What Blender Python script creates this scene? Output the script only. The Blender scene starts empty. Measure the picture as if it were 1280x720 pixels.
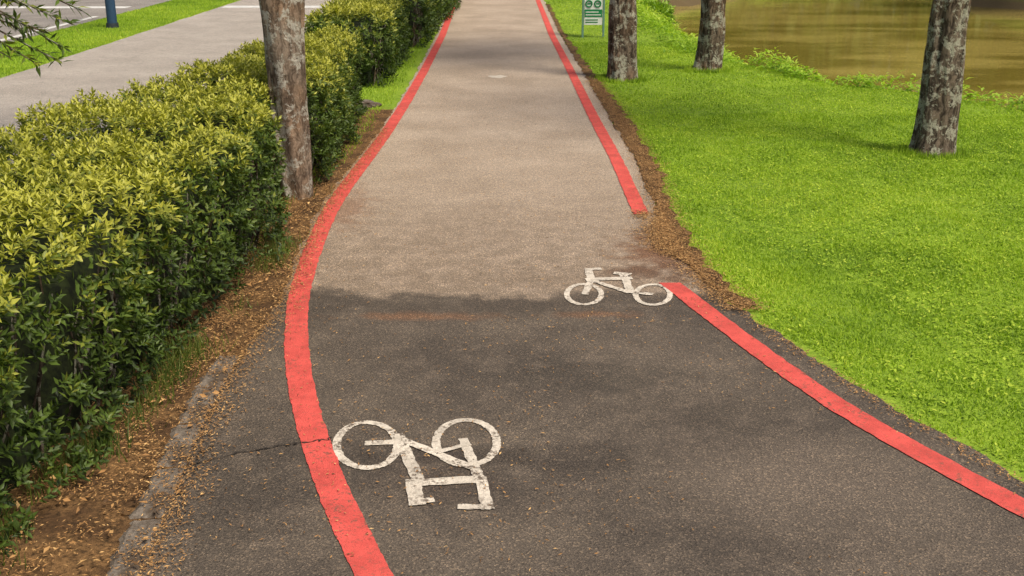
import bpy, math, numpy as np
from mathutils import Vector
rng=np.random.default_rng(7)
sc=bpy.context.scene
# ------------------------------------------------------------ camera
H=2.6; PITCH=math.radians(18.56); F=1400.0
cd=bpy.data.cameras.new("camera"); cam=bpy.data.objects.new("camera",cd)
sc.collection.objects.link(cam); cam.location=(0,0,H)
cam.rotation_euler=(math.pi/2-PITCH,0,0)
cd.sensor_width=36; cd.lens=36*F/1280; cd.clip_end=3000; cd.clip_start=0.05
sc.camera=cam
def gp(x,y,h=0.0):
    "site survey: measured position on the level h"
    u=(x-640)/F; v=(360-y)/F
    dz=v*math.cos(PITCH)-math.sin(PITCH); t=(H-h)/-dz
    return (t*u, t*(v*math.sin(PITCH)+math.cos(PITCH)))
def curve(pts,smooth=0.25,y0=-8,y1=140,ends=True):
    w=np.array([gp(*p) for p in pts]); w=w[np.argsort(w[:,1])]
    ys=np.arange(y0,y1,0.05)
    xs=np.interp(ys,w[:,1],w[:,0])
    s0=(w[1,0]-w[0,0])/(w[1,1]-w[0,1]); 
    k=min(3,len(w)-1); s1=(w[-1,0]-w[-1-k,0])/(w[-1,1]-w[-1-k,1])
    m=ys<w[0,1]; xs[m]=w[0,0]+s0*(ys[m]-w[0,1])
    m=ys>w[-1,1]; xs[m]=w[-1,0]+s1*(ys[m]-w[-1,1])
    n=int(smooth*3/0.05); kx=np.arange(-n,n+1)*0.05; kk=np.exp(-kx**2/2/smooth**2); kk/=kk.sum()
    xp=np.pad(xs,n,mode='edge'); xs2=np.convolve(xp,kk,'valid')
    return lambda Y,ys=ys,xs2=xs2: np.interp(Y,ys,xs2)
# ------------------------------------------------------------ numeric noise
def vn(x,y,seed=0):
    x=np.asarray(x,float); y=np.asarray(y,float)
    xi=np.floor(x).astype(np.int64); yi=np.floor(y).astype(np.int64); fx=x-xi; fy=y-yi
    fx=fx*fx*(3-2*fx); fy=fy*fy*(3-2*fy)
    def h(a,b):
        n=(a*374761393+b*668265263+seed*1274126177)&0x7fffffff
        n=((n^(n>>13))*1274126177)&0x7fffffff
        return ((n^(n>>16))&0xffff)/65535.0
    return (h(xi,yi)*(1-fx)+h(xi+1,yi)*fx)*(1-fy)+(h(xi,yi+1)*(1-fx)+h(xi+1,yi+1)*fx)*fy
def sstep(a,b,x):
    t=np.clip((x-a)/(b-a),0,1); return t*t*(3-2*t)
# ------------------------------------------------------------ mesh helpers
def link(o): sc.collection.objects.link(o); return o
def mesh_np(name,V,Fc,mat,attr=None,smooth=False):
    V=np.asarray(V,np.float32); Fc=np.asarray(Fc,np.int32)
    me=bpy.data.meshes.new(name); me.vertices.add(len(V)); me.vertices.foreach_set("co",V.ravel())
    k=Fc.shape[1]; me.loops.add(Fc.size); me.loops.foreach_set("vertex_index",Fc.ravel())
    me.polygons.add(len(Fc)); me.polygons.foreach_set("loop_start",np.arange(0,Fc.size,k,dtype=np.int32))
    me.update(calc_edges=True)
    if attr is not None:
        a=me.attributes.new("rnd",'FLOAT','POINT'); a.data.foreach_set("value",np.asarray(attr,np.float32))
    if smooth: me.polygons.foreach_set("use_smooth",np.ones(len(Fc),bool))
    me.materials.append(mat); me.update()
    return link(bpy.data.objects.new(name,me))
def group(name,kids,loc=(0,0,0)):
    e=bpy.data.objects.new(name,None); e.location=loc; link(e); e.empty_display_size=0.2
    bpy.context.view_layer.update()
    for k in kids:
        k.parent=e; k.matrix_parent_inverse=e.matrix_world.inverted()
    return e
def norm(a): return a/np.maximum(np.linalg.norm(a,axis=1,keepdims=True),1e-9)
def leafgeo(P,D,N,L,W,curl=0.15):
    D=norm(D); S=norm(np.cross(D,N)); N2=np.cross(S,D)
    L=L[:,None]; W=W[:,None]
    b=P; m=P+D*L*0.5-N2*W*0.28; t=P+D*L-N2*L*curl
    l=P+D*L*0.45+S*W*0.5; r=P+D*L*0.45-S*W*0.5
    V=np.stack([b,m,t,l,r],1).reshape(-1,3)
    i=np.arange(len(P))[:,None]*5
    Fc=np.concatenate([i+np.array([[0,1,2,3]]),i+np.array([[0,4,2,1]])])
    return V,Fc
def strip(name,fl,fr,y0,y1,step,z,mat,jl=0,jr=0,jfreq=9,seed=1,nx=1):
    ys=np.arange(y0,y1+1e-6,step)
    l=fl(ys)+(vn(ys*jfreq,ys*0,seed)-.5)*2*jl+(vn(ys*jfreq*4,ys*0,seed+5)-.5)*jl
    r=fr(ys)+(vn(ys*jfreq,ys*0,seed+1)-.5)*2*jr+(vn(ys*jfreq*4,ys*0,seed+6)-.5)*jr
    cols=[l+(r-l)*i/nx for i in range(nx+1)]
    V=np.stack([np.stack([c,ys,np.full_like(ys,z)],1) for c in cols],1).reshape(-1,3)
    k=nx+1; n=len(ys); I=np.arange(n-1)[:,None]*k+np.arange(nx)[None]; I=I.ravel()
    return mesh_np(name,V,np.stack([I,I+1,I+1+k,I+k],1),mat)
# ------------------------------------------------------------ shader helpers
def newmat(name):
    m=bpy.data.materials.new(name); m.use_nodes=True; nt=m.node_tree; nt.nodes.clear(); return m,nt
def nd(nt,typ,ins=None,**pr):
    n=nt.nodes.new(typ)
    for k,v in pr.items(): setattr(n,k,v)
    for k,v in (ins or {}).items():
        if isinstance(v,bpy.types.NodeSocket): nt.links.new(v,n.inputs[k])
        else: n.inputs[k].default_value=v
    return n
def c4(c): return (c[0],c[1],c[2],1) if not isinstance(c,bpy.types.NodeSocket) else c
def mix(nt,f,a,b,bl='MIX'):
    return nd(nt,'ShaderNodeMix',{0:f,6:c4(a),7:c4(b)},data_type='RGBA',blend_type=bl).outputs[2]
def mth(nt,op,a,b=0.0,c=0.0,clamp=False):
    return nd(nt,'ShaderNodeMath',{0:a,1:b,2:c},operation=op,use_clamp=clamp).outputs[0]
def noi(nt,v,s,d=4,r=.55):
    return nd(nt,'ShaderNodeTexNoise',{'Vector':v,'Scale':s,'Detail':float(d),'Roughness':r}).outputs['Fac']
def mr(nt,v,a,b,c=0.0,d=1.0):
    return nd(nt,'ShaderNodeMapRange',{0:v,1:a,2:b,3:c,4:d},interpolation_type='SMOOTHSTEP').outputs[0]
def oc(nt): return nd(nt,'ShaderNodeTexCoord').outputs['Object']
def scl(nt,v,s): return nd(nt,'ShaderNodeVectorMath',{0:v,1:s},operation='MULTIPLY').outputs[0]
def out(nt,bsdf): nd(nt,'ShaderNodeOutputMaterial',{'Surface':bsdf})
def prin(nt,col,rough=.9,nrm=None,spec=.3):
    i={'Base Color':c4(col),'Roughness':rough,'Specular IOR Level':spec}
    if nrm is not None: i['Normal']=nrm
    return nd(nt,'ShaderNodeBsdfPrincipled',i).outputs[0]
def bump(nt,h,st,dist=.01): return nd(nt,'ShaderNodeBump',{'Strength':st,'Distance':dist,'Height':h}).outputs[0]
def blob(nt,co,nz,cx,cy,rx,ry):
    d=nd(nt,'ShaderNodeVectorMath',{0:co,1:(cx,cy,0)},operation='SUBTRACT').outputs[0]
    d=scl(nt,d,(1/rx,1/ry,0))
    l=nd(nt,'ShaderNodeVectorMath',{0:d},operation='LENGTH').outputs['Value']
    l=mth(nt,'ADD',l,mth(nt,'MULTIPLY',mth(nt,'SUBTRACT',nz,.5),2.4))
    return mr(nt,l,1.2,.1)
def leafmat(name,dark,mid,light,trans=.3,rough=.45,tcol=None):
    m,nt=newmat(name)
    a=nd(nt,'ShaderNodeAttribute',attribute_name='rnd').outputs['Fac']
    c=mix(nt,mr(nt,a,0,.5),dark,mid); c=mix(nt,mr(nt,a,.5,1),c,light)
    p=prin(nt,c,rough,spec=.35)
    tc=mix(nt,1.0,c,tcol or (1.5,1.6,.6),'MULTIPLY')
    t=nd(nt,'ShaderNodeBsdfTranslucent',{'Color':tc}).outputs[0]
    out(nt,nd(nt,'ShaderNodeMixShader',{0:trans,1:p,2:t}).outputs[0]); return m
# ------------------------------------------------------------ materials
def asphalt(name,kind):
    m,nt=newmat(name); co=oc(nt)
    big=noi(nt,co,.9,5); mid=noi(nt,co,5,5,.65); fine=noi(nt,co,90,3,.7)
    vo=nd(nt,'ShaderNodeTexVoronoi',{'Vector':co,'Scale':130.0}); 
    sp=nd(nt,'ShaderNodeSeparateColor',{0:vo.outputs['Color']}).outputs[0]
    if kind=='path':
        y=nd(nt,'ShaderNodeSeparateXYZ',{0:co}).outputs[1]
        yy=mth(nt,'ADD',y,mth(nt,'MULTIPLY',mth(nt,'SUBTRACT',noi(nt,co,1.7,7,.66),.5),1.1))
        soft=mr(nt,noi(nt,co,1.1,2),.4,.6,.05,.34)
        far=nd(nt,'ShaderNodeMapRange',{0:yy,1:7.42,2:mth(nt,'ADD',soft,7.5),3:0.,4:1.},interpolation_type='SMOOTHSTEP').outputs[0]
        darkc=mix(nt,mr(nt,big,.35,.7),(.060,.049,.039),(.102,.083,.064))
        darkc=mix(nt,mth(nt,'MULTIPLY',mr(nt,mid,.45,.7),.5),darkc,(.120,.096,.074))
        lightc=mix(nt,mr(nt,big,.3,.7),(.255,.205,.156),(.335,.275,.215))
        lightc=mix(nt,mr(nt,y,7.6,13),mix(nt,mr(nt,mid,.36,.7),(.180,.140,.103),(.25,.197,.148)),lightc)
        c=mix(nt,far,darkc,lightc)
        seam=mth(nt,'MULTIPLY',mr(nt,yy,7.25,7.42),mr(nt,yy,7.66,7.48))
        c=mix(nt,mth(nt,'MULTIPLY',seam,mr(nt,mid,.4,.65,.1,.6)),c,(.036,.029,.023))
        for (px,py,rx,ry,col,k) in [(525,397,.55,.10,(.20,.10,.05),.6),(745,395,.36,.09,(.18,.09,.045),.55),
              (825,318,.42,.75,(.13,.065,.035),.85),(805,342,.40,.3,(.09,.05,.03),.75),(600,388,1.3,.22,(.045,.036,.028),.5),(430,262,.3,.9,(.19,.10,.06),.5),(760,470,.6,.35,(.045,.038,.03),.55),
              (620,575,1.1,.16,(.038,.031,.025),.7),(545,600,.35,.28,(.05,.038,.03),.6),(1000,600,.7,.5,(.125,.10,.078),.6),(640,350,1.2,.25,(.15,.115,.083),.45),(900,520,.5,.3,(.05,.041,.032),.5),(300,640,.4,.5,(.045,.037,.03),.5)]:
            x0,y0=gp(px,py); c=mix(nt,mth(nt,'MULTIPLY',blob(nt,co,mid,x0,y0,rx,ry),k),c,col)
        c=mix(nt,mth(nt,'MULTIPLY',mr(nt,noi(nt,co,3,6,.75),.6,.78),.35),c,(.13,.09,.06))
    elif kind=='foot':
        c=mix(nt,mr(nt,big,.3,.7),(.26,.235,.205),(.32,.29,.255))
        c=mix(nt,mr(nt,mid,.5,.75),c,(.22,.20,.175))
    else:
        c=mix(nt,mr(nt,big,.3,.7),(.17,.155,.14),(.22,.205,.185))
    c=mix(nt,mth(nt,'MULTIPLY',mr(nt,sp,.72,1.0),.6),c,mix(nt,1.0,c,(2.5,2.35,2.1),'MULTIPLY'))
    c=mix(nt,mth(nt,'MULTIPLY',mr(nt,sp,.3,0),.6),c,mix(nt,1.0,c,(.45,.45,.45),'MULTIPLY'))
    c=mix(nt,.55,c,mix(nt,1.0,c,mix(nt,mr(nt,fine,.3,.7),(.5,.5,.5),(1.5,1.5,1.5)),'MULTIPLY'))
    hgt=mth(nt,'ADD',fine,mth(nt,'MULTIPLY',vo.outputs['Distance'],.8))
    out(nt,prin(nt,c,.85,bump(nt,hgt,.8,.006),.25)); return m
def paint(name,col,under,wear,lo=.25,bigs=2.2):
    m,nt=newmat(name); co=oc(nt)
    w=mr(nt,noi(nt,co,34,7,.8),wear,wear+.06); w2=mr(nt,noi(nt,co,bigs,4,.6),.38,.68)
    fine=noi(nt,co,120,3,.7)
    f=mth(nt,'MULTIPLY',w,mth(nt,'ADD',w2,lo),clamp=True)
    c=mix(nt,mr(nt,noi(nt,co,5,6,.7),.32,.7),col,tuple(x*.68 for x in col))
    c=mix(nt,mr(nt,fine,.50,.8),c,mix(nt,1.0,c,(.5,.5,.5),'MULTIPLY'))
    c=mix(nt,f,c,under)
    out(nt,prin(nt,c,.85,bump(nt,fine,.7,.006),.15)); return m
m_path=asphalt("path_asphalt",'path'); m_foot=asphalt("footpath_asphalt",'foot'); m_road=asphalt("road_asphalt",'road')
m_red=paint("red_paint",(.60,.092,.076),(.17,.075,.055),.535)
m_white=paint("white_paint",(.62,.56,.47),(.115,.092,.072),.495,.2,6.5)
m_wroad=paint("white_road_paint",(.60,.60,.57),(.3,.3,.28),.60)
m_crack=newmat("crack"); out(m_crack[1],prin(m_crack[1],(.024,.019,.015),1)); m_crack=m_crack[0]
def groundmat():
    m,nt=newmat("grass_soil"); co=oc(nt)
    n1=noi(nt,co,.7,5); n2=noi(nt,co,14,5,.7); n3=noi(nt,co,60,3,.7)
    c=mix(nt,mr(nt,n1,.35,.65),(.10,.18,.016),(.18,.28,.024))
    c=mix(nt,mr(nt,n2,.4,.7),c,(.24,.34,.035)); c=mix(nt,mr(nt,n3,.5,.75),c,(.05,.075,.016))
    z=nd(nt,'ShaderNodeSeparateXYZ',{0:co}).outputs[2]
    c=mix(nt,mr(nt,z,-.35,-.8),c,(.10,.075,.04))
    out(nt,prin(nt,c,.95,bump(nt,n2,.8,.03),.1)); return m
m_ground=groundmat()
m,nt=newmat("litter_soil"); co=oc(nt); n2=noi(nt,co,40,5,.75); n1=noi(nt,co,3.5,5,.65)
c=mix(nt,mr(nt,n1,.38,.62),(.095,.054,.027),(.21,.12,.052)); c=mix(nt,mr(nt,n2,.42,.7),c,(.045,.029,.016))
out(nt,prin(nt,c,1,bump(nt,n2,1,.02),.1)); m_dirt=m
m,nt=newmat("old_concrete"); co=oc(nt); n2=noi(nt,co,30,5,.7)
c=mix(nt,mr(nt,n2,.3,.7),(.085,.071,.057),(.185,.158,.13)); c=mix(nt,mr(nt,noi(nt,co,4,5,.7),.46,.62),c,(.075,.056,.04)); out(nt,prin(nt,c,.95,bump(nt,n2,.8,.01),.2)); m_conc=m
m,nt=newmat("river_water"); co=oc(nt)
rp=mth(nt,'ADD',noi(nt,scl(nt,co,(.8,2.6,1)),1.2,3,.5),mth(nt,'MULTIPLY',noi(nt,scl(nt,co,(1,2,1)),5,2),.06))
c=mix(nt,mr(nt,noi(nt,scl(nt,co,(.6,1.4,1)),.35,5),.38,.62),(.15,.115,.022),(.30,.235,.06))
out(nt,nd(nt,'ShaderNodeBsdfPrincipled',{'Base Color':c,'Roughness':.04,'IOR':1.33,'Normal':bump(nt,rp,.2,.03)}).outputs[0]); m_water=m
def bark(name,base,dark,lich,amt,fs=22):
    m,nt=newmat(name); co=oc(nt)
    wob=nd(nt,'ShaderNodeVectorMath',{0:co,1:scl(nt,nd(nt,'ShaderNodeTexNoise',{'Vector':co,'Scale':6.0}).outputs['Color'],(.12,.12,.12))},operation='ADD').outputs[0]
    st=noi(nt,scl(nt,wob,(1,1,.16)),fs,7,.72); n=noi(nt,wob,6.0,7,.78); n2=noi(nt,co,34,5,.75)
    c=mix(nt,mr(nt,st,.40,.60),dark,base)
    c=mix(nt,mr(nt,noi(nt,co,2,3),.4,.7),c,mix(nt,1.0,c,(1.15,.95,.78),'MULTIPLY'))
    c=mix(nt,mth(nt,'MULTIPLY',mr(nt,noi(nt,wob,9,5,.7),.56,.66),.6),c,(.045,.035,.026))
    l=mth(nt,'MULTIPLY',mr(nt,n,amt,amt+.035),mr(nt,n2,.36,.48))
    c=mix(nt,mth(nt,'MULTIPLY',l,.9),c,lich)
    out(nt,prin(nt,c,.95,bump(nt,mth(nt,'ADD',st,mth(nt,'MULTIPLY',n2,.35)),1,.06),.12)); return m
m_bark=bark("bark",(.20,.155,.115),(.045,.034,.025),(.43,.42,.33),.505)
m_bark2=bark("pale_bark",(.30,.235,.175),(.11,.082,.06),(.46,.44,.37),.515,17)
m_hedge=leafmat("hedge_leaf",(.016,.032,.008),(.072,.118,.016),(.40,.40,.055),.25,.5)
m_grass=leafmat("grass_blade",(.11,.20,.013),(.27,.40,.024),(.45,.53,.06),.35,.7)
m_bank=leafmat("bank_leaf",(.10,.20,.015),(.24,.38,.03),(.40,.50,.07),.35,.5)
m_tree=leafmat("tree_leaf",(.03,.06,.012),(.07,.11,.02),(.15,.18,.03),.3,.5)
m_wood=leafmat("woodland_leaf",(.06,.085,.015),(.14,.18,.025),(.30,.32,.05),.3,.6)
m_litter=leafmat("litter_leaf",(.07,.037,.016),(.31,.165,.058),(.58,.37,.15),.05,.85,(1,1,1))
m,nt=newmat("hedge_light_block"); out(nt,prin(nt,mix(nt,mr(nt,noi(nt,oc(nt),14,5,.8),.4,.6),(.005,.008,.003),(.022,.032,.008)),1)); m_light_block=m  # near-black filling for the hedge inside, added to block light
def flat(name,col,rough=.5,metal=0):
    m,nt=newmat(name); co=oc(nt); n=noi(nt,co,18,5,.7)
    c=mix(nt,mr(nt,n,.3,.75),col,tuple(x*.75 for x in col))
    p=prin(nt,c,rough); p.node.inputs['Metallic'].default_value=metal; out(nt,p); return m
# ------------------------------------------------------------ edges
redL=curve([(570,0),(553,45),(530,90),(507,130),(480,172),(450,212),(430,238),(414,262),(400,292),(386,328),(373,370),(369,420),(373,470),(385,530),(405,590),(430,650),(465,720)],.33)
redRf=curve([(672,0),(690,45),(712,87),(743,150),(770,200),(796,258)],.3)
redRn=curve([(845,362),(900,405),(960,450),(1050,513),(1150,570),(1280,640)],.15)
asL=curve([(566,0),(545,45),(521,90),(498,130),(470,172),(436,212),(412,245),(398,262),(385,290),(368,330),(345,390),(305,440),(268,500),(225,600),(175,720)],.3)
asR=curve([(680,0),(702,45),(728,87),(765,150),(797,200),(822,262),(845,310),(885,360),(960,412),(1100,502),(1280,603)],.15)
grR=curve([(681,0),(704,45),(733,87),(780,150),(818,215),(838,275),(858,315),(893,358),(965,409),(1105,499),(1285,601)],.15)
# ------------------------------------------------------------ terrain
bw=np.array([(26,-8),(14.5,8),(10.9,12),(7.3,16),(5.8,17.8),(4.9,19.2),(4.0,21.6),(3.5,28),(3.8,36),(5,46),(12,60),(30,78),(150,120),(150,900)],float)
def bank(Y): return np.interp(Y,bw[:,1],bw[:,0])
def farb(Y): return np.interp(Y,[-8,46,58,72,100,900],[68,20,23,60,200,2000])
def gh(X,Y):
    s=np.where(Y<21,.72,np.where(Y>46,.5,1.0))
    d1=(X-bank(Y)-(vn(Y*.9,X*.2,3)-.5)*.6)*s; d2=(farb(Y)-X)*np.where(Y<46,.72,.5)
    d=np.minimum(d1,d2)
    h=-2.0*sstep(-.5,2.6,d)
    off=sstep(.15,1.2,X-grR(Y))*sstep(40,20,np.abs(X))
    h=h+off*((vn(X*.6,Y*.6,5)-.5)*.10+(vn(X*2,Y*2,6)-.5)*.03)
    return h
xs=np.unique(np.concatenate([np.linspace(-600,-30,20),np.arange(-30,0,1.),np.arange(0,24,.3),np.arange(24,60,1.5),np.linspace(60,600,20)]))
ys=np.unique(np.concatenate([np.linspace(-200,-10,12),np.arange(-10,4,1.),np.arange(4,50,.3),np.arange(50,140,2.),np.linspace(140,900,24)]))
XX,YY=np.meshgrid(xs,ys); V=np.stack([XX,YY,gh(XX,YY)],-1).reshape(-1,3)
n=len(xs); I=(np.arange(len(ys)-1)[:,None]*n+np.arange(n-1)[None]).ravel()
mesh_np("ground",V,np.stack([I,I+1,I+1+n,I+n],1),m_ground,smooth=True)
V=np.array([(2,-100,-1),(300,-100,-1),(300,900,-1),(2,900,-1)]); mesh_np("river_water",V,[[0,1,2,3]],m_water)
# paths
strip("cycle_path",asL,asR,-6,120,.05,.012,m_path,.02,.03,5,1)
K=lambda v:(lambda Y:np.full_like(Y,v))
strip("footpath",K(-8.4),K(-4.7),-6,140,.25,.010,m_foot,.03,.03,1,3)
strip("road",K(-24.0),K(-10.5),-6,140,.25,.010,m_road,.02,.02,1,4)
strip("dirt_verge",lambda Y:asL(Y)-.75-.25*sstep(7,4.5,Y),lambda Y:asL(Y)+.03,-4,15.5,.05,.006,m_dirt,.06,.03,5,9)
YC=gp(815,302)[1]
pile=lambda Y:.13*np.exp(-((Y-YC-.05)/.62)**4)
strip("dirt_verge",lambda Y:asR(Y)-.02-pile(Y)*.5,lambda Y:grR(Y)+.06,7.3,34,.02,.0225,m_dirt,.03,.05,5,19)
# red lines
def ribbon(name,fc,y0,y1,w,z,mat,seed):
    def sl(Y): return np.sqrt(1+((fc(Y+.05)-fc(Y-.05))/.1)**2)
    return strip(name,lambda Y:fc(Y)-w/2*sl(Y),lambda Y:fc(Y)+w/2*sl(Y),y0,y1,.015,z,mat,.0045,.0045,17,seed)
ribbon("red_edge_line",redL,2,120,.15,.018,m_red,21)
ribbon("red_edge_line",redRf,gp(796,270)[1],120,.14,.019,m_red,31)
ribbon("red_edge_line",redRn,1.5,gp(845,356)[1],.15,.018,m_red,41)
# ---- bicycle symbols
def stroke(Vs,Fs,pts,w,z,closed=False,jit=.004):
    p=np.array(pts,float)
    q=[];
    P=np.vstack([p,p[:1]]) if closed else p
    for a,b in zip(P[:-1],P[1:]):
        k=max(2,int(np.linalg.norm(b-a)/.03)); 
        for i in range(k): q.append(a+(b-a)*i/k)
    if not closed: q.append(P[-1])
    q=np.array(q); n=len(q)
    if closed: t=np.roll(q,-1,0)-np.roll(q,1,0)
    else: t=np.gradient(q,axis=0)
    t/=np.linalg.norm(t,axis=1,keepdims=True)+1e-9; s=np.stack([-t[:,1],t[:,0]],1)
    L=q+s*(w/2+rng.uniform(-jit,jit,(n,1))); R=q-s*(w/2+rng.uniform(-jit,jit,(n,1)))
    base=sum(len(v) for v in Vs)
    Vs.append(np.hstack([np.vstack([L,R]),np.full((2*n,1),z)]))
    m=n if closed else n-1
    for i in range(m):
        j=(i+1)%n; Fs.append([base+n+i,base+n+j,base+j,base+i])
def bike(name,wheels,rx,ry,lines,ww,arc=None):
    Vs=[];Fs=[]; z=.0175
    for k,(cx,cy) in enumerate(wheels):
        pts=[gp(cx+rx*math.cos(a),cy+ry*math.sin(a)) for a in np.linspace(0,2*math.pi,56,endpoint=False)]
        stroke(Vs,Fs,pts,ww,z,True,.003); z+=.0003
    for l,w in lines:
        stroke(Vs,Fs,[gp(*q) for q in l],w,z,False,.004); z+=.0003
    mesh_np(name,np.vstack(Vs),Fs,m_white)
bike("bicycle_road_marking",[(459,560),(583,557)],38,28.5,[
  ([(456,558),(500,556)],.050),([(497,546),(524,606)],.062),([(500,552),(594,590)],.050),
  ([(507,608),(606,603)],.072),([(579,552),(601,606)],.052),([(600,600),(610,641)],.058),([(613,638),(572,638)],.048),
  ([(516,606),(522,636)],.075),([(514,633),(543,629)],.045),([(545,570),(588,559)],.036)],.043)
bike("bicycle_road_marking",[(730,370.5),(816,371)],21.5,12.8,[
  ([(752,338.5),(733,339.5)],.055),([(735,338),(739,354)],.06),([(739,352),(731,371)],.05),
  ([(732,352.5),(790,350)],.07),([(767,344),(789,346)],.06),([(779,345),(788,368)],.06),([(742,354),(787,369)],.05),([(787,368),(816,371)],.05)],.04)
def crack(pts,w,seed,z):
    Vs=[];Fs=[]; p=[gp(*q) for q in pts]; r=np.random.default_rng(seed); q=[]
    for a,b in zip(p[:-1],p[1:]):
        for i in range(10): q.append((a[0]+(b[0]-a[0])*i/10+r.normal(0,.010),a[1]+(b[1]-a[1])*i/10+r.normal(0,.010)))
    stroke(Vs,Fs,q,w,z,False,w*.45); return np.vstack(Vs),np.array(Fs)
cv=[];cf=[];b=0
for i,(pp,w) in enumerate([([(228,588),(300,570),(350,562),(385,556),(418,552)],.007),([(240,600),(250,570),(270,560)],.005)]):
    v,f=crack(pp,w,i,[.0205,.0215][i]); cv.append(v); cf.append(f+b); b+=len(v)
mesh_np("asphalt_crack",np.vstack(cv),np.vstack(cf),m_crack)
# old kerb blocks
import bmesh
def box(name,x0,x1,y0,y1,z0,z1,mat,bev=.008):
    me=bpy.data.meshes.new(name); bm=bmesh.new(); bmesh.ops.create_cube(bm,size=1)
    for v in bm.verts: v.co=Vector(((x0+x1)/2+v.co.x*(x1-x0),(y0+y1)/2+v.co.y*(y1-y0),(z0+z1)/2+v.co.z*(z1-z0)))
    if bev: bmesh.ops.bevel(bm,geom=list(bm.edges),offset=bev,segments=2,affect='EDGES')
    bm.to_mesh(me); bm.free(); me.materials.append(mat); return link(bpy.data.objects.new(name,me))
kids=[]
y=2.0;i=0
while y<6.05:
    s=float((asL(y+.3)-asL(y))/.3)
    x=float(asL(y+.22))
    me=bpy.data.meshes.new("block_%d"%i); bm=bmesh.new(); bmesh.ops.create_grid(bm,x_segments=6,y_segments=18,size=.5)
    for v in bm.verts:
        ex=abs(v.co.x)>.49; ey=abs(v.co.y)>.49
        v.co=Vector((v.co.x*.165,v.co.y*.485,.020))
        v.co.x+=(.010 if ex else .002)*math.sin(v.co.y*37+i*5)+(.006*math.sin(v.co.y*91+i) if ex else 0); v.co.z+=.004*math.sin(v.co.y*11+i*2)+.003*math.sin(v.co.x*60)-(.02 if (ex or ey) else 0)
    bm.to_mesh(me); bm.free(); me.materials.append(m_conc); o=link(bpy.data.objects.new("block_%d"%i,me))
    o.location=(x-.07,y+.25,0); o.rotation_euler=(math.radians(.6*math.sin(i*2)),math.radians(1*math.sin(i)),-math.atan(s)); kids.append(o); y+=.49; i+=1
group("kerb_stone",kids)
box("white_road_line",-8.3,-4.8,gp(340,9)[1]-.35,gp(340,9)[1]+.35,.005,.016,m_wroad,0)
box("white_road_line",-20,-10.98,gp(140,9)[1]-.5,gp(140,9)[1]+.1,.005,.016,m_wroad,0)
box("white_road_line",-10.95,-10.8,-6,30,.005,.016,m_wroad,0)
# ------------------------------------------------------------ scatter: grass
def grass(name,X,Y,hh,ww,mat,Z=None,lean=.5,off=.08):
    n=len(X); Z=gh(X,Y) if Z is None else Z
    a=rng.uniform(0,2*np.pi,n); d=np.stack([np.cos(a),np.sin(a),np.zeros(n)],1)
    a2=rng.uniform(0,2*np.pi,n); ln=rng.uniform(0,lean,n)
    P=np.stack([X,Y,Z-.003],1); T=P+np.stack([np.cos(a2)*ln*hh,np.sin(a2)*ln*hh,hh*(1-.3*ln)],1)
    V=np.stack([P-d*ww[:,None]/2,P+d*ww[:,None]/2,T],1).reshape(-1,3)
    patch=vn(X*.7,Y*.7,11)*.45+vn(X*3,Y*3,12)*.35
    r=np.clip(patch*.95+rng.normal(off,.18,n),0,1)
    return mesh_np(name,V,np.arange(3*n).reshape(-1,3),mat,np.repeat(r,3))
def samp(n,x0,x1,y0,y1,pw=1.0):
    Y=y0+(y1-y0)*rng.random(n)**pw; X=rng.uniform(x0,x1,n); return X,Y
gx=[];gy=[]
for n,y0,y1,x1 in [(230000,4,9,7),(190000,9,15,9),(110000,15,24,9),(40000,24,50,6)]:
    X,Y=samp(n,.3,x1,y0,y1); gx.append(X);gy.append(Y)
X=np.concatenate(gx);Y=np.concatenate(gy)
edge=grR(Y)+(vn(Y*4,X*0,2)-.5)*.14+(vn(Y*14,X*3,8)-.5)*.07
k=(X>edge)&(X<bank(Y)+.5)&(X<Y*.52+1.2)&(vn(X*5,Y*5,14)+rng.random(len(X))*.7>.32); X=X[k];Y=Y[k]
tuft=vn(X*4,Y*4,15)*.6+vn(X*11,Y*11,16)*.4
hh=rng.uniform(.014,.034,len(X))*(1+.2*Y/10)*(.5+1.0*tuft); ww=rng.uniform(.005,.010,len(X))*(1+Y/14)
grass("lawn_grass",X,Y,hh,ww,m_grass,lean=1.6)
n=48000; X,Y=samp(n,.8,8,4.2,17,1.3); k=(X>grR(Y)+.03)&(X<bank(Y))&(X<Y*.5+1)&(vn(X*1.3,Y*1.3,31)+.3*vn(X*7,Y*7,33)>.5); X=X[k];Y=Y[k];n=len(X)
a=rng.uniform(0,6.28,n); D=np.stack([np.cos(a),np.sin(a),rng.uniform(.1,.7,n)],1); P=np.stack([X,Y,gh(X,Y)+rng.uniform(.006,.026,n)],1)
V,Fc=leafgeo(P,D,np.tile([0,0,1.],(n,1)),rng.uniform(.02,.04,n),rng.uniform(.012,.022,n))
mesh_np("lawn_clover",V,Fc,m_grass,np.repeat(np.clip(rng.normal(.6,.22,n),0,1),5))
X,Y=samp(90000,-4.7,-.4,8.5,40,1.4)
k=(X<asL(Y)-.06-.12*vn(Y*3,Y*0,4)-.25*sstep(12.5,9,Y))&(vn(X*3,Y*3,44)>.15); X=X[k];Y=Y[k]
grass("verge_grass",X,Y,rng.uniform(.03,.085,len(X))*(.7+.5*vn(X*3,Y*3,9)),rng.uniform(.008,.014,len(X)),m_grass,lean=.9)
X,Y=samp(60000,-10.5,-8.38,12,50,1.2); grass("verge_grass",X,Y,rng.uniform(.03,.07,len(X)),rng.uniform(.012,.022,len(X)),m_grass,lean=.8)
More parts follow.
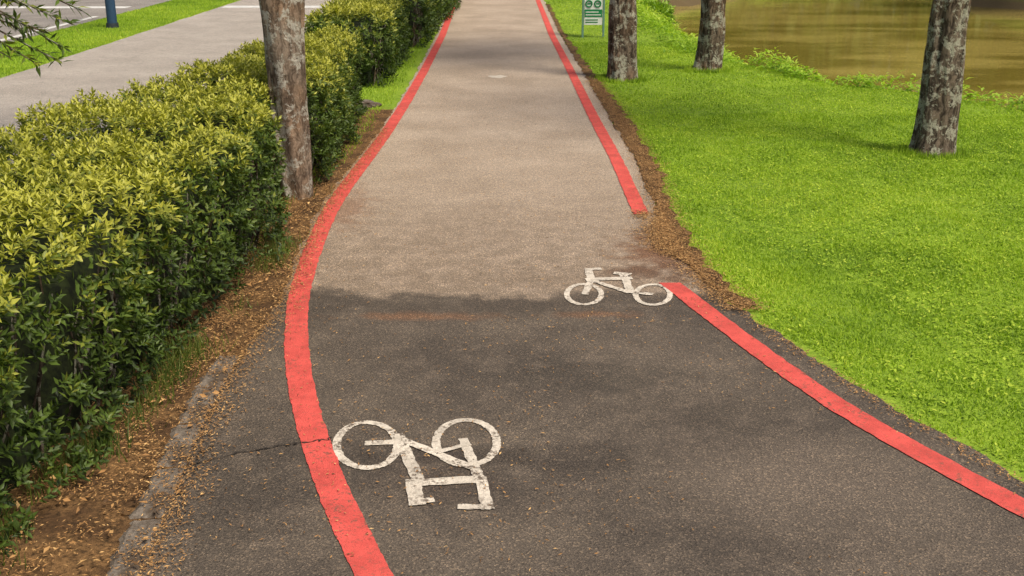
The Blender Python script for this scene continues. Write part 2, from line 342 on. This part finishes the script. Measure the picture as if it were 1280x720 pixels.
# tufts round the tree feet
X=[];Y=[]
for (px,py,rr) in [(776,100,.30),(884,90,.28),(1164,194,.28)]:
    cx,cy=gp(px,py); a=rng.uniform(0,6.28,1400); q=rr+np.abs(rng.normal(0,.07,1400)); X.append(cx+q*np.cos(a));Y.append(cy+q*np.sin(a))
X=np.concatenate(X);Y=np.concatenate(Y); grass("tree_foot_grass",X,Y,rng.uniform(.04,.11,len(X)),rng.uniform(.008,.016,len(X)),m_grass,lean=.5,off=0)
# tall bank plants
n=30000; Y=rng.uniform(11,48,n); X=bank(Y)+rng.normal(.15,.4,n)
cl=vn(X*1.6,Y*1.6,51); k=cl+rng.random(n)*.3>.5; X=X[k];Y=Y[k];cl=cl[k];n=len(X)
Z=gh(X,Y); hgt=rng.random(n)*.42*cl
a=rng.uniform(0,6.28,n); D=np.stack([np.cos(a),np.sin(a),rng.uniform(.0,1.2,n)],1)
V,Fc=leafgeo(np.stack([X,Y,Z+hgt],1),D,np.tile([0,0,1.],(n,1)),rng.uniform(.06,.16,n),rng.uniform(.02,.06,n),.3)
mesh_np("bank_plants",V,Fc,m_bank,np.repeat(np.clip(.2+hgt*1.5+rng.normal(.1,.15,n),0,1),5))
# ------------------------------------------------------------ leaf litter
lx=[];ly=[];lz=[]
n=62000; Y=rng.uniform(3.0,15.5,n)
xl=asL(Y)-.75-.2*sstep(7,4.5,Y); X=xl+(asL(Y)+.04-xl)*rng.random(n); 
kp=rng.random(n)<np.where(Y>11,.35*sstep(.4,.05,asL(Y)-X),1)*sstep(.1,.7,vn(X*4,Y*4,61)*.6+vn(X*10,Y*10,62)*.4); lx.append(X[kp]);ly.append(Y[kp]);lz.append(rng.uniform(.026,.045,kp.sum()))
n=7000; Y=rng.uniform(3.5,14,n); X=asL(Y)+np.abs(rng.normal(0,.08,n)); lx.append(X);ly.append(Y);lz.append(np.full(n,.026))
n=22000; Y=7.2+11*rng.random(n)**1.2; c=grR(Y)-.04; X=c+rng.normal(0,.085,n)+.0; lx.append(X);ly.append(Y);lz.append(rng.uniform(.025,.037,n))
n=11000; Y=rng.normal(YC,.48,n); X=asR(Y)+.02-pile(Y)*np.abs(rng.normal(0,1.0,n)); lx.append(X);ly.append(Y);lz.append(rng.uniform(.026,.034,n))
n=700; x0,y0=gp(806,272); X=rng.normal(x0,.06,n);Y=rng.normal(y0,.10,n); lx.append(X);ly.append(Y);lz.append(np.full(n,.027))
n=7500; Y=3.8+rng.random(n)**1.5*14; X=asL(Y)+(asR(Y)-asL(Y))*rng.random(n); kp=vn(X*1.5,Y*1.5,71)+rng.random(n)*.4>.6; lx.append(X[kp]);ly.append(Y[kp]);lz.append(np.full(kp.sum(),.0265))
n=1500; Y=rng.uniform(4.3,8,n); X=asR(Y)-np.abs(rng.normal(0,.06,n)); lx.append(X);ly.append(Y);lz.append(np.full(n,.0265))
X=np.concatenate(lx);Y=np.concatenate(ly);Z=np.concatenate(lz);n=len(X)
a=rng.uniform(0,6.28,n); D=np.stack([np.cos(a),np.sin(a),rng.normal(0,.15,n)],1)
N=np.stack([rng.normal(0,.35,n),rng.normal(0,.35,n),np.ones(n)],1)
V,Fc=leafgeo(np.stack([X,Y,Z],1),D,N,rng.uniform(.008,.03,n),rng.uniform(.003,.008,n),.1)
mesh_np("leaf_litter",V,Fc,m_litter,np.repeat(np.clip(rng.normal(.45,.25,n),0,1),5))
# larger fallen leaves
n=420; Y=rng.uniform(3.6,11,n); X=asL(Y)-rng.uniform(-.05,.75,n)
a=rng.uniform(0,6.28,n); D=np.stack([np.cos(a),np.sin(a),rng.normal(.15,.2,n)],1); N=np.stack([rng.normal(0,.5,n),rng.normal(0,.5,n),np.ones(n)],1)
V,Fc=leafgeo(np.stack([X,Y,np.full(n,.045)],1),D,N,rng.uniform(.03,.06,n),rng.uniform(.012,.025,n),.2)
mesh_np("fallen_leaves",V,Fc,m_litter,np.repeat(np.clip(rng.normal(.4,.3,n),0,1),5))
# ------------------------------------------------------------ hedges
def hedge(y0,y1,ff,fb,h,dens,ls,seed):
    ln=y1-y0; pm=h+1.5+h
    def surf(s,Y,inset=0.):
        xf=ff(Y)-inset; xb=fb(Y)+inset; hh=h(Y) if callable(h) else h
        hh=hh-inset; w=xf-xb; r=.16
        tot=2*hh+w; d=s*tot
        px=np.where(d<hh,xf,np.where(d<hh+w,xf-(d-hh),xb)); pz=np.where(d<hh,d,np.where(d<hh+w,hh,hh-(d-hh-w)))
        nx=np.where(d<hh,1.,np.where(d<hh+w,0,-1.)); nz=np.where(d<hh,0.,np.where(d<hh+w,1.,0.))
        ax=np.clip((px-(xf-r))/r,0,1); bx=np.clip(((xb+r)-px)/r,0,1); az=np.clip((pz-(hh-r))/r,0,1)
        cx=np.maximum(ax,bx); sg=np.where(ax>bx,1,-1)
        l=np.sqrt(cx**2+az**2); k=(l>1)&(az>0)
        sh=np.where(k,(l-1)*r,0); nx2=np.where(az*cx>0,sg*cx,nx); nz2=np.where(az*cx>0,az,nz)
        q=np.sqrt(nx2**2+nz2**2)+1e-9; nx2/=q; nz2/=q
        return px-nx2*sh,pz-nz2*sh,nx2,nz2
    area=ln*(2*1.05+1.4); n=int(area*dens)
    Y=rng.uniform(y0,y1,n); s=rng.random(n)
    px,pz,nx,nz=surf(s,Y); ny=np.zeros(n)
    ne=int(2*1.3*1.05*dens); yc=np.where(rng.random(ne)<.6,y0,y1); 
    xf=ff(yc);xb=fb(yc); ex=xb+(xf-xb)*rng.random(ne); ez=rng.random(ne)*1.0
    px=np.r_[px,ex];pz=np.r_[pz,ez];Y=np.r_[Y,yc];nx=np.r_[nx,np.zeros(ne)];nz=np.r_[nz,np.zeros(ne)];ny=np.r_[ny,np.where(yc==y0,-1.,1.)]
    n=len(Y); P=np.stack([px,Y,pz],1); N=np.stack([nx,ny,nz],1)
    u=Y; v=px*1.0+pz*1.3
    b=(vn(u*1.3,v*1.3,seed)-.5)*.20+(vn(u*4,v*4,seed+1)-.5)*.15+(vn(u*9,v*9,seed+2)-.5)*.09
    b=b*(1-.6*np.exp(-((Y-9.9)/.9)**2)*(nx>.3))
    dep=-np.abs(rng.normal(0,.07,n))+.03
    P=P+N*(b+dep)[:,None]
    k=P[:,2]>.03; 
    low=sstep(.35,.0,P[:,2]); k&=rng.random(n)>low*.35; k&=~((vn(u*5,v*5,seed+7)<.2)&(nz<.5)&(rng.random(n)<.55))
    P=P[k];N=N[k];b=b[k];dep=dep[k];n=len(P)
    A=norm(N*.7+np.array([0,0,.65])+rng.normal(0,.35,(n,3)))
    T1=norm(np.cross(A,np.array([.31,.77,.2]))); T2=np.cross(A,T1)
    m=9; idx=np.repeat(np.arange(n),m); j=np.tile(np.arange(m),n); nn=n*m
    ang=j*2.4+np.repeat(rng.uniform(0,6.28,n),m)+rng.normal(0,.25,nn); hp=j/(m-1)
    R=T1[idx]*np.cos(ang)[:,None]+T2[idx]*np.sin(ang)[:,None]
    up=.25+.75*hp
    D=A[idx]*up[:,None]+R*(1.15-.6*hp)[:,None]+rng.normal(0,.12,(nn,3))
    PP=P[idx]+A[idx]*(hp*.06*ls)[:,None]
    L=rng.uniform(.035,.06,nn)*ls*(1.1-.35*hp); W=L*rng.uniform(.36,.48,nn)
    V,Fc=leafgeo(PP,D,A[idx]+rng.normal(0,.2,(nn,3)),L,W,.12)
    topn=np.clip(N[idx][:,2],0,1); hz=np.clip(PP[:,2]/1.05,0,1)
    r=np.clip(.11+.22*hz**2+.26*topn+.26*hp*(.2+hz)+dep[idx]*1.6+b[idx]*.9+rng.normal(0,.09,nn)+.20*(np.repeat(rng.random(n),m)),0,1)  # new growth lighter on top; shade in leaf gaps put into the colour
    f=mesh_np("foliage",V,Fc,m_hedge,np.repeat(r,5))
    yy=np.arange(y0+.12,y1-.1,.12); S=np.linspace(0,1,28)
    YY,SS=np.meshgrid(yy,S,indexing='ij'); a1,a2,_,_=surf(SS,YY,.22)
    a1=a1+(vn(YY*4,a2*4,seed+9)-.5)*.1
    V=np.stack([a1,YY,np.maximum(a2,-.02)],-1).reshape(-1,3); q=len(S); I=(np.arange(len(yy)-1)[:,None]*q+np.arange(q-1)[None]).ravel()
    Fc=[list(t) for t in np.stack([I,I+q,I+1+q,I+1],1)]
    co=mesh_np("light_block",V,np.array(Fc),m_light_block,smooth=True)  # dark solid filler added behind the leaves to block light
    caps=[]
    for k0 in (0,len(yy)-1):
        vv=V[k0*q:(k0+1)*q]; cx=vv[:,0].mean()
        bb=[(vv[i],vv[i+1],(cx,vv[0,1],.4)) for i in range(q-1)]
        caps.append(mesh_np("light_block_end",np.array(bb).reshape(-1,3),np.arange(3*(q-1)).reshape(-1,3),m_light_block))
    sv=[];sf=[];bs=0
    for _ in range(int(ln*30)):
        yq=rng.uniform(y0,y1); x1=float(ff(np.array([yq]))[0])-rng.uniform(.05,.3); 
        p0=np.array([x1-.1,yq,0]); p1=p0+np.array([rng.uniform(0,.2),rng.normal(0,.15),rng.uniform(.4,.95)])
        v,fq=tube([p0,(p0+p1)/2+rng.normal(0,.03,3),p1],[.01,.008,.004],5); sv.append(v); sf.append(fq+bs); bs+=len(v)
    st=mesh_np("stems",np.vstack(sv),np.vstack(sf),m_bark)
    return group("hedge",[f,co,st]+caps)
def tube(pts,rad,ns=10,sub=1,nz=0,seed=0,flare=None):
    P=np.array(pts,float); R=np.array(rad,float)
    if sub>1:
        t=np.linspace(0,len(P)-1,(len(P)-1)*sub+1); i0=np.minimum(t.astype(int),len(P)-2); f=t-i0
        def cr(A):
            Ap=np.concatenate([2*A[:1]-A[1:2],A,2*A[-1:]-A[-2:-1]]); a,b,c,d=Ap[i0],Ap[i0+1],Ap[i0+2],Ap[i0+3]
            ff=f[:,None] if A.ndim>1 else f
            return .5*(2*b+(c-a)*ff+(2*a-5*b+4*c-d)*ff**2+(3*b-a-3*c+d)*ff**3)
        P=cr(P);R=cr(R)
    T=norm(np.gradient(P,axis=0)); ref=np.array([1.,0.05,0]) if abs(T[0,2])>.6 else np.array([0,0,1.])
    A=norm(np.cross(np.tile(ref,(len(P),1)),T)); B=np.cross(T,A)
    a=np.linspace(0,2*np.pi,ns,endpoint=False)
    r=R[:,None]*np.ones((1,ns))
    if nz:
        ca,sa=np.cos(a)[None],np.sin(a)[None]; zz=np.arange(len(P))[:,None]*np.linalg.norm(P[1]-P[0])
        r=r*(1+nz*((vn(ca*1.6+10+0*zz,sa*1.6+zz*.9+seed*7,seed)-.5)*1.3+(vn(ca*5+20+0*zz,sa*5+zz*2.2,seed+1)-.5)*.5+(vn(ca*12+30+0*zz,sa*12+zz*5,seed+2)-.5)*.26))
        if flare:
            lob=.5+.5*np.cos(a*5+seed)[None]; lob=lob*.6+.4*vn(ca*2+5,sa*2+5,seed+4)
            r=r+R[0]*flare*np.exp(-zz/.16)*(.35+lob)
    V=P[:,None]+(np.cos(a)[None,:,None]*A[:,None]+np.sin(a)[None,:,None]*B[:,None])*r[:,:,None]
    m=len(P); i,j=np.meshgrid(np.arange(m-1),np.arange(ns),indexing='ij'); j2=(j+1)%ns
    Fq=np.stack([i*ns+j,i*ns+j2,(i+1)*ns+j2,(i+1)*ns+j],-1).reshape(-1,4)
    return V.reshape(-1,3),Fq
hf=curve([(0,672),(110,575),(240,430),(330,338),(390,255),(445,150),(498,88),(535,45),(560,0)],.4)
HF=lambda Y:np.where(Y<15.5,hf(Y)-.0-.42*np.exp(-((Y-9.85)/.75)**4),np.where(Y<22.2,-2.03,-1.84+.02*(Y-22)))
HB=lambda Y:np.interp(Y,[3,8.1,11,13.3,22,60],[-3.9,-3.75,-3.2,-2.95,-3.2,-3.2])
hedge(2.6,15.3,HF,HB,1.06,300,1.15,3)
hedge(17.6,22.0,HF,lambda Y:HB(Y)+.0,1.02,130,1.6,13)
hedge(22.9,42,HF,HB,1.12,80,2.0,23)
# weeds and grass at the hedge foot
n=9000; Y=rng.uniform(3.6,11,n); X=hf(Y)+rng.normal(.02,.08,n); k=vn(X*2.2,Y*2.2,81)+.35*rng.random(n)>.80; X=X[k];Y=Y[k]
grass("hedge_foot_grass",X,Y,rng.uniform(.05,.20,len(X)),rng.uniform(.005,.010,len(X)),m_tree,Z=np.zeros(len(X)),lean=.7,off=.3)
# ------------------------------------------------------------ trees
def crown(center,rad,n,seed,ls=.12):
    r=np.random.default_rng(seed); nc=60
    C=norm(r.normal(0,1,(nc,3)))*(r.random((nc,1))**.4)*np.array(rad)+np.array(center)
    i=r.integers(0,nc,n); P=C[i]+r.normal(0,1,(n,3))*np.array([.38,.38,.26])*(.5+r.random((nc,1))[i])
    D=r.normal(0,1,(n,3)); D[:,2]-=.3; L=r.uniform(.6,1.3,n)*ls
    V,Fc=leafgeo(P,D,r.normal(0,1,(n,3))+np.array([0,0,1]),L,L*.42)
    return V,Fc,np.repeat(np.clip(r.normal(.45,.25,n),0,1),5),C
def tree(bx,by,r0,r1,tx,ty,mat,seed,flare,top=5.2,bend=0,leafn=6000):
    z0=float(gh(np.array([bx]),np.array([by]))[0])-.06
    ks=np.linspace(0,1,8); r=np.random.default_rng(seed)
    pts=[(bx+tx*k*top+bend*math.sin(k*3.1)+r.normal(0,.015),by+ty*k*top+r.normal(0,.015),z0+k*top) for k in ks]
    rad=[r0+(r1-r0)*min(1,k*2.2)-r1*.25*max(0,k-.4) for k in ks]
    v,f=tube(pts,rad,72,34,.34,seed,flare)
    tr=mesh_np("trunk",v,f,mat,smooth=True)
    tp=np.array(pts[-1]); cen=tp+np.array([0,0,2.6])
    V,Fc,at,C=crown(cen,(2.3,2.3,1.7),leafn,seed)
    sv=[];sf=[];b=0
    for q in range(7):
        c=C[q*5]; mid=(tp+c)/2+np.array([0,0,.25]); v,f=tube([tp-np.array([0,0,.25]),mid,c],[rad[-1]*.62,rad[-1]*.3,.025],10,5,.2,seed+q); sv.append(v);sf.append(f+b);b+=len(v)
        for w in range(3):
            c2=C[(q*5+w+1)%60]; v,f=tube([mid,(mid+c2)/2+r.normal(0,.1,3),c2],[rad[-1]*.25,.03,.01],7,3,.1,seed); sv.append(v);sf.append(f+b);b+=len(v)
    lb=mesh_np("limbs",np.vstack(sv),np.vstack(sf),mat,smooth=True)
    cr=mesh_np("crown",V,Fc,m_tree,at)
    return group("tree",[tr,lb,cr])
x,y=gp(776,100); tree(x,y,.235,.19,-.004,0,m_bark,3,.22)
x,y=gp(884,90); tree(x,y,.20,.165,.025,0,m_bark,11,.35)
x,y=gp(1164,194); tree(x,y,.205,.165,.03,.02,m_bark,17,.30,bend=.03)
x,y=gp(369,246); tree(x,y,.135,.205,-.012,0,m_bark2,23,.0)
# near small tree with drooping twigs behind hedge
sv=[];sf=[];b=0; LP=[];LD=[]
def addt(p,r,ns=7):
    global b
    v,f=tube(p,r,ns,4,.1,5); sv.append(v);sf.append(f+b);b+=len(v)
base=np.array([-4.25,7.1,0.]); addt([base,base+[.03,0,1.2],base+[0,.05,2.4],base+[.1,0,3.4]],[.06,.05,.04,.02],10)
r=np.random.default_rng(4)
def twig(p0,p1,sag=.1,nl=26,clus=False):
    p0=np.array(p0);p1=np.array(p1); mid=(p0+p1)/2+np.array([0,0,sag])
    addt([p0,mid,p1],[.011,.008,.004],5)
    for i in range(nl):
        t=min(1,.60+.40*(i/nl)**.6+r.normal(0,.012)); q=(1-t)**2*p0+2*t*(1-t)*(mid+np.array([0,0,sag*.5]))+t*t*p1
        d=norm((p1-mid)[None])[0]; LP.append(q); LD.append(d*.7+r.normal(0,.55,3)+np.array([0,0,.05]))
a0=base+[0,0,2.3]
for e,sg in [((-2.62,7,2.03),.16),((-2.66,6.95,1.95),.12),((-2.80,7.1,1.80),.15),((-2.78,7.0,1.72),.12),((-3.0,7.1,1.88),.1),((-2.95,7,2.06),.1),((-3.05,6.9,1.76),.1),((-2.86,7,1.90),.1),((-3.2,7.3,2.2),.1),((-2.9,7.3,2.3),.2),((-2.92,7,1.70),.1)]:
    twig(a0+r.normal(0,.08,3),e,sg,44)
for k in range(26):
    a=r.uniform(0,6.28); p=base+[0,0,r.uniform(1.8,3.3)]; L=r.uniform(.5,1.0)
    e=p+np.array([math.cos(a)*L,math.sin(a)*L,r.uniform(-.1,.5)])
    if e[0]>-3.45 : continue
    twig(p,e,.1,30)
LP=np.array(LP);LD=np.array(LD);n=len(LP)
V,Fc=leafgeo(LP,LD,np.tile([0,0,1.],(n,1))+r.normal(0,.5,(n,3)),r.uniform(.05,.095,n),r.uniform(.014,.024,n))
f1=mesh_np("leaves",V,Fc,m_hedge,np.repeat(r.uniform(.3,.75,n),5)); f2=mesh_np("branches",np.vstack(sv),np.vstack(sf),m_bark,smooth=True)
group("small_tree",[f1,f2])
# unseen far bank trees, put there for the river to reflect, and horizon woods
def wood(name,pts,hgt,n,seed,ls):
    r=np.random.default_rng(seed); nc=len(pts)*9; base=np.repeat(np.array(pts,float),9,0)
    C=np.stack([base[:,0]+r.normal(0,2.2,nc),base[:,1]+r.normal(0,2.2,nc),r.uniform(.12,1,nc)*hgt],1)
    i=r.integers(0,nc,n); P=C[i]+r.normal(0,1,(n,3))*np.array([1.3,1.3,1.1]); P[:,2]=np.abs(P[:,2])
    L=r.uniform(.6,1.3,n)*ls
    V,Fc=leafgeo(P,r.normal(0,1,(n,3)),r.normal(0,1,(n,3))+np.array([0,0,1]),L,L*.6)
    return mesh_np(name,V,Fc,m_wood,np.repeat(np.clip(.4+r.normal(0,.2,n)+.5*(C[i,2]/hgt-.5),0,1),5))
pts=[(float(farb(y))+4+(i%2)*3,y) for i,y in enumerate(np.arange(14,62,4.))]+[(x,float(np.interp(x,[3,12,30,60],[50,66,84,94]))+2) for x in np.arange(3,60,4.)]
wood("reflection_trees",pts,9,26000,5,.9)
pts=[(x,150+(i%3)*5) for i,x in enumerate(np.arange(-120,130,7.))]
wood("distant_trees",pts,10,14000,6,1.6)
def bush(name,cx,cy,rx,ry,rz,n,seed,mat,ls):
    r=np.random.default_rng(seed); d=norm(r.normal(0,1,(n,3))); d[:,2]=np.abs(d[:,2]); rr=(r.random((n,1))**.35)*(.8+.4*vn(d[:,0]*3+9,d[:,1]*3+d[:,2]*2+9,seed))[:,None]
    P=d*rr*np.array([rx,ry,rz])+np.array([cx,cy,float(gh(np.array([cx]),np.array([cy]))[0])])
    L=r.uniform(.6,1.3,n)*ls; V,Fc=leafgeo(P,d+r.normal(0,.6,(n,3)),np.array([0,0,1.])+r.normal(0,.3,(n,3)),L,L*.4)
    mesh_np(name,V,Fc,mat,np.repeat(np.clip(rr[:,0]*.6*(.4+P[:,2]*.6)+r.normal(.05,.15,n),0,1),5))
x,y=gp(815,12); bush("shrub",x,y,.65,1.6,.5,4000,1,m_bank,.12)
x,y=gp(790,0); bush("shrub",x,y+2,.7,2,.7,3000,2,m_bank,.12)
# ------------------------------------------------------------ sign
sx,sy=gp(741,47); mg=flat("sign_green",(.02,.20,.07),.4); mw=flat("sign_white",(.68,.70,.66),.4); mp=flat("sign_post_paint",(.14,.26,.2),.5)
kids=[]
for dx in (-.225,.225): kids.append(box("post",sx+dx-.022,sx+dx+.022,sy-.025,sy+.025,-.1,1.95,mp,.006))
kids.append(box("panel",sx-.198,sx+.198,sy-.012,sy+.012,.27,1.85,mw,.004))
kids.append(box("green_panel",sx-.19,sx+.19,sy-.018,sy-.0125,.44,.60,mg,0))
kids.append(box("green_header",sx-.19,sx+.19,sy-.018,sy-.0125,1.3,1.82,mg,0))
for i in range(2): kids.append(box("text_line",sx-.17,sx+.16-.05*(i%2),sy-.022,sy-.0185,.475+i*.06,.495+i*.06,mw,0))
for i in range(2): kids.append(box("text_line",sx-.17,sx+.1,sy-.018,sy-.0125,.32+i*.05,.34+i*.05,mg,0))
for i,(dx,dz) in enumerate([(-.1,.72),(.09,.72),(-.1,.92),(.09,.92),(-.1,1.12),(.09,1.12)]):
    bpy.ops.mesh.primitive_torus_add(major_radius=.065,minor_radius=.016,major_segments=28,minor_segments=6,location=(sx+dx,sy-.016,dz),rotation=(math.pi/2,0,0))
    o=bpy.context.object; o.name="icon_ring"; o.data.materials.append(mg); kids.append(o)
    kids.append(box("icon_bar",sx+dx-.035,sx+dx+.035,sy-.019,sy-.0125,dz-.012,dz+.014,mg,0))
group("information_sign",kids)
# ------------------------------------------------------------ blue post
px,py=gp(141,35); mb=flat("blue_paint",(.022,.055,.11),.6); md=flat("dark_metal",(.05,.06,.07),.5,.5)
def cyl(name,x,y,z0,z1,r1,r2,mat,seg=32):
    v,f=tube([(x,y,z0),(x,y,(z0+z1)/2),(x,y,z1)],[r1,(r1+r2)/2,r2],seg); o=mesh_np(name,v,f,mat,smooth=True); return o
kids=[cyl("shaft",px,py,-.05,4.5,.115,.10,mb),cyl("base_collar",px,py,-.05,.12,.15,.14,md),cyl("arm_band",px,py,3.9,4.0,.12,.12,md),
      box("lamp_head",px-.15,px+.9,py-.13,py+.13,4.5,4.62,md,.03)]
group("lamp_post",kids)
# pale patch, rocks
mx,my=gp(622,97)
v=[(0,0,0)]+[(.15*math.cos(a)*(1+.2*math.sin(3*a)),.16*math.sin(a)*(1+.2*math.cos(5*a)),0) for a in np.linspace(0,6.283,40,endpoint=False)]
mesh_np("concrete_patch",np.array(v)+np.array([mx,my,.017]),np.array([[0,i+1,(i+1)%40+1] for i in range(40)]),flat("pale_patch",(.48,.43,.36),.8))
def rock(x,y,s,seed):
    bm=bmesh.new(); bmesh.ops.create_icosphere(bm,subdivisions=4,radius=1); r=np.array([v.co[:] for v in bm.verts])
    k=1+.5*(vn(r[:,0]*1.7+9,r[:,1]*1.7+r[:,2]+9,seed)-.5)+.2*(vn(r[:,0]*5+9,r[:,1]*5+r[:,2]*3+9,seed+1)-.5)
    for v,q in zip(bm.verts,k): v.co=Vector((v.co.x*s[0]*q,v.co.y*s[1]*q,v.co.z*s[2]*q))
    me=bpy.data.meshes.new("rock"); bm.to_mesh(me); bm.free(); me.materials.append(m_conc); o=link(bpy.data.objects.new("rock",me)); o.location=(x,y,.02)
x,y=gp(458,133); rock(x,y,(.2,.2,.06),3)
# ------------------------------------------------------------ light
el=math.radians(58); az=math.radians(135)  # high soft sun behind-right of the viewer
d=Vector((math.sin(az)*math.cos(el),math.cos(az)*math.cos(el),math.sin(el)))
ld=bpy.data.lights.new("sun",'SUN'); ld.energy=3.9; ld.angle=math.radians(16); ld.color=(1,.90,.74)
lo=link(bpy.data.objects.new("sun",ld)); lo.rotation_euler=d.to_track_quat('Z','Y').to_euler()
w=bpy.data.worlds.new("World"); sc.world=w; w.use_nodes=True; nt=w.node_tree; nt.nodes.clear()
sk=nd(nt,'ShaderNodeTexSky',sky_type='NISHITA'); sk.sun_disc=False; sk.sun_elevation=el; sk.sun_rotation=az; sk.dust_density=6; sk.air_density=.8
bg=nd(nt,'ShaderNodeBackground',{'Color':sk.outputs[0],'Strength':.145}); nd(nt,'ShaderNodeOutputWorld',{'Surface':bg.outputs[0]})
sc.view_settings.view_transform='Standard'; sc.view_settings.look='None'; sc.view_settings.exposure=0
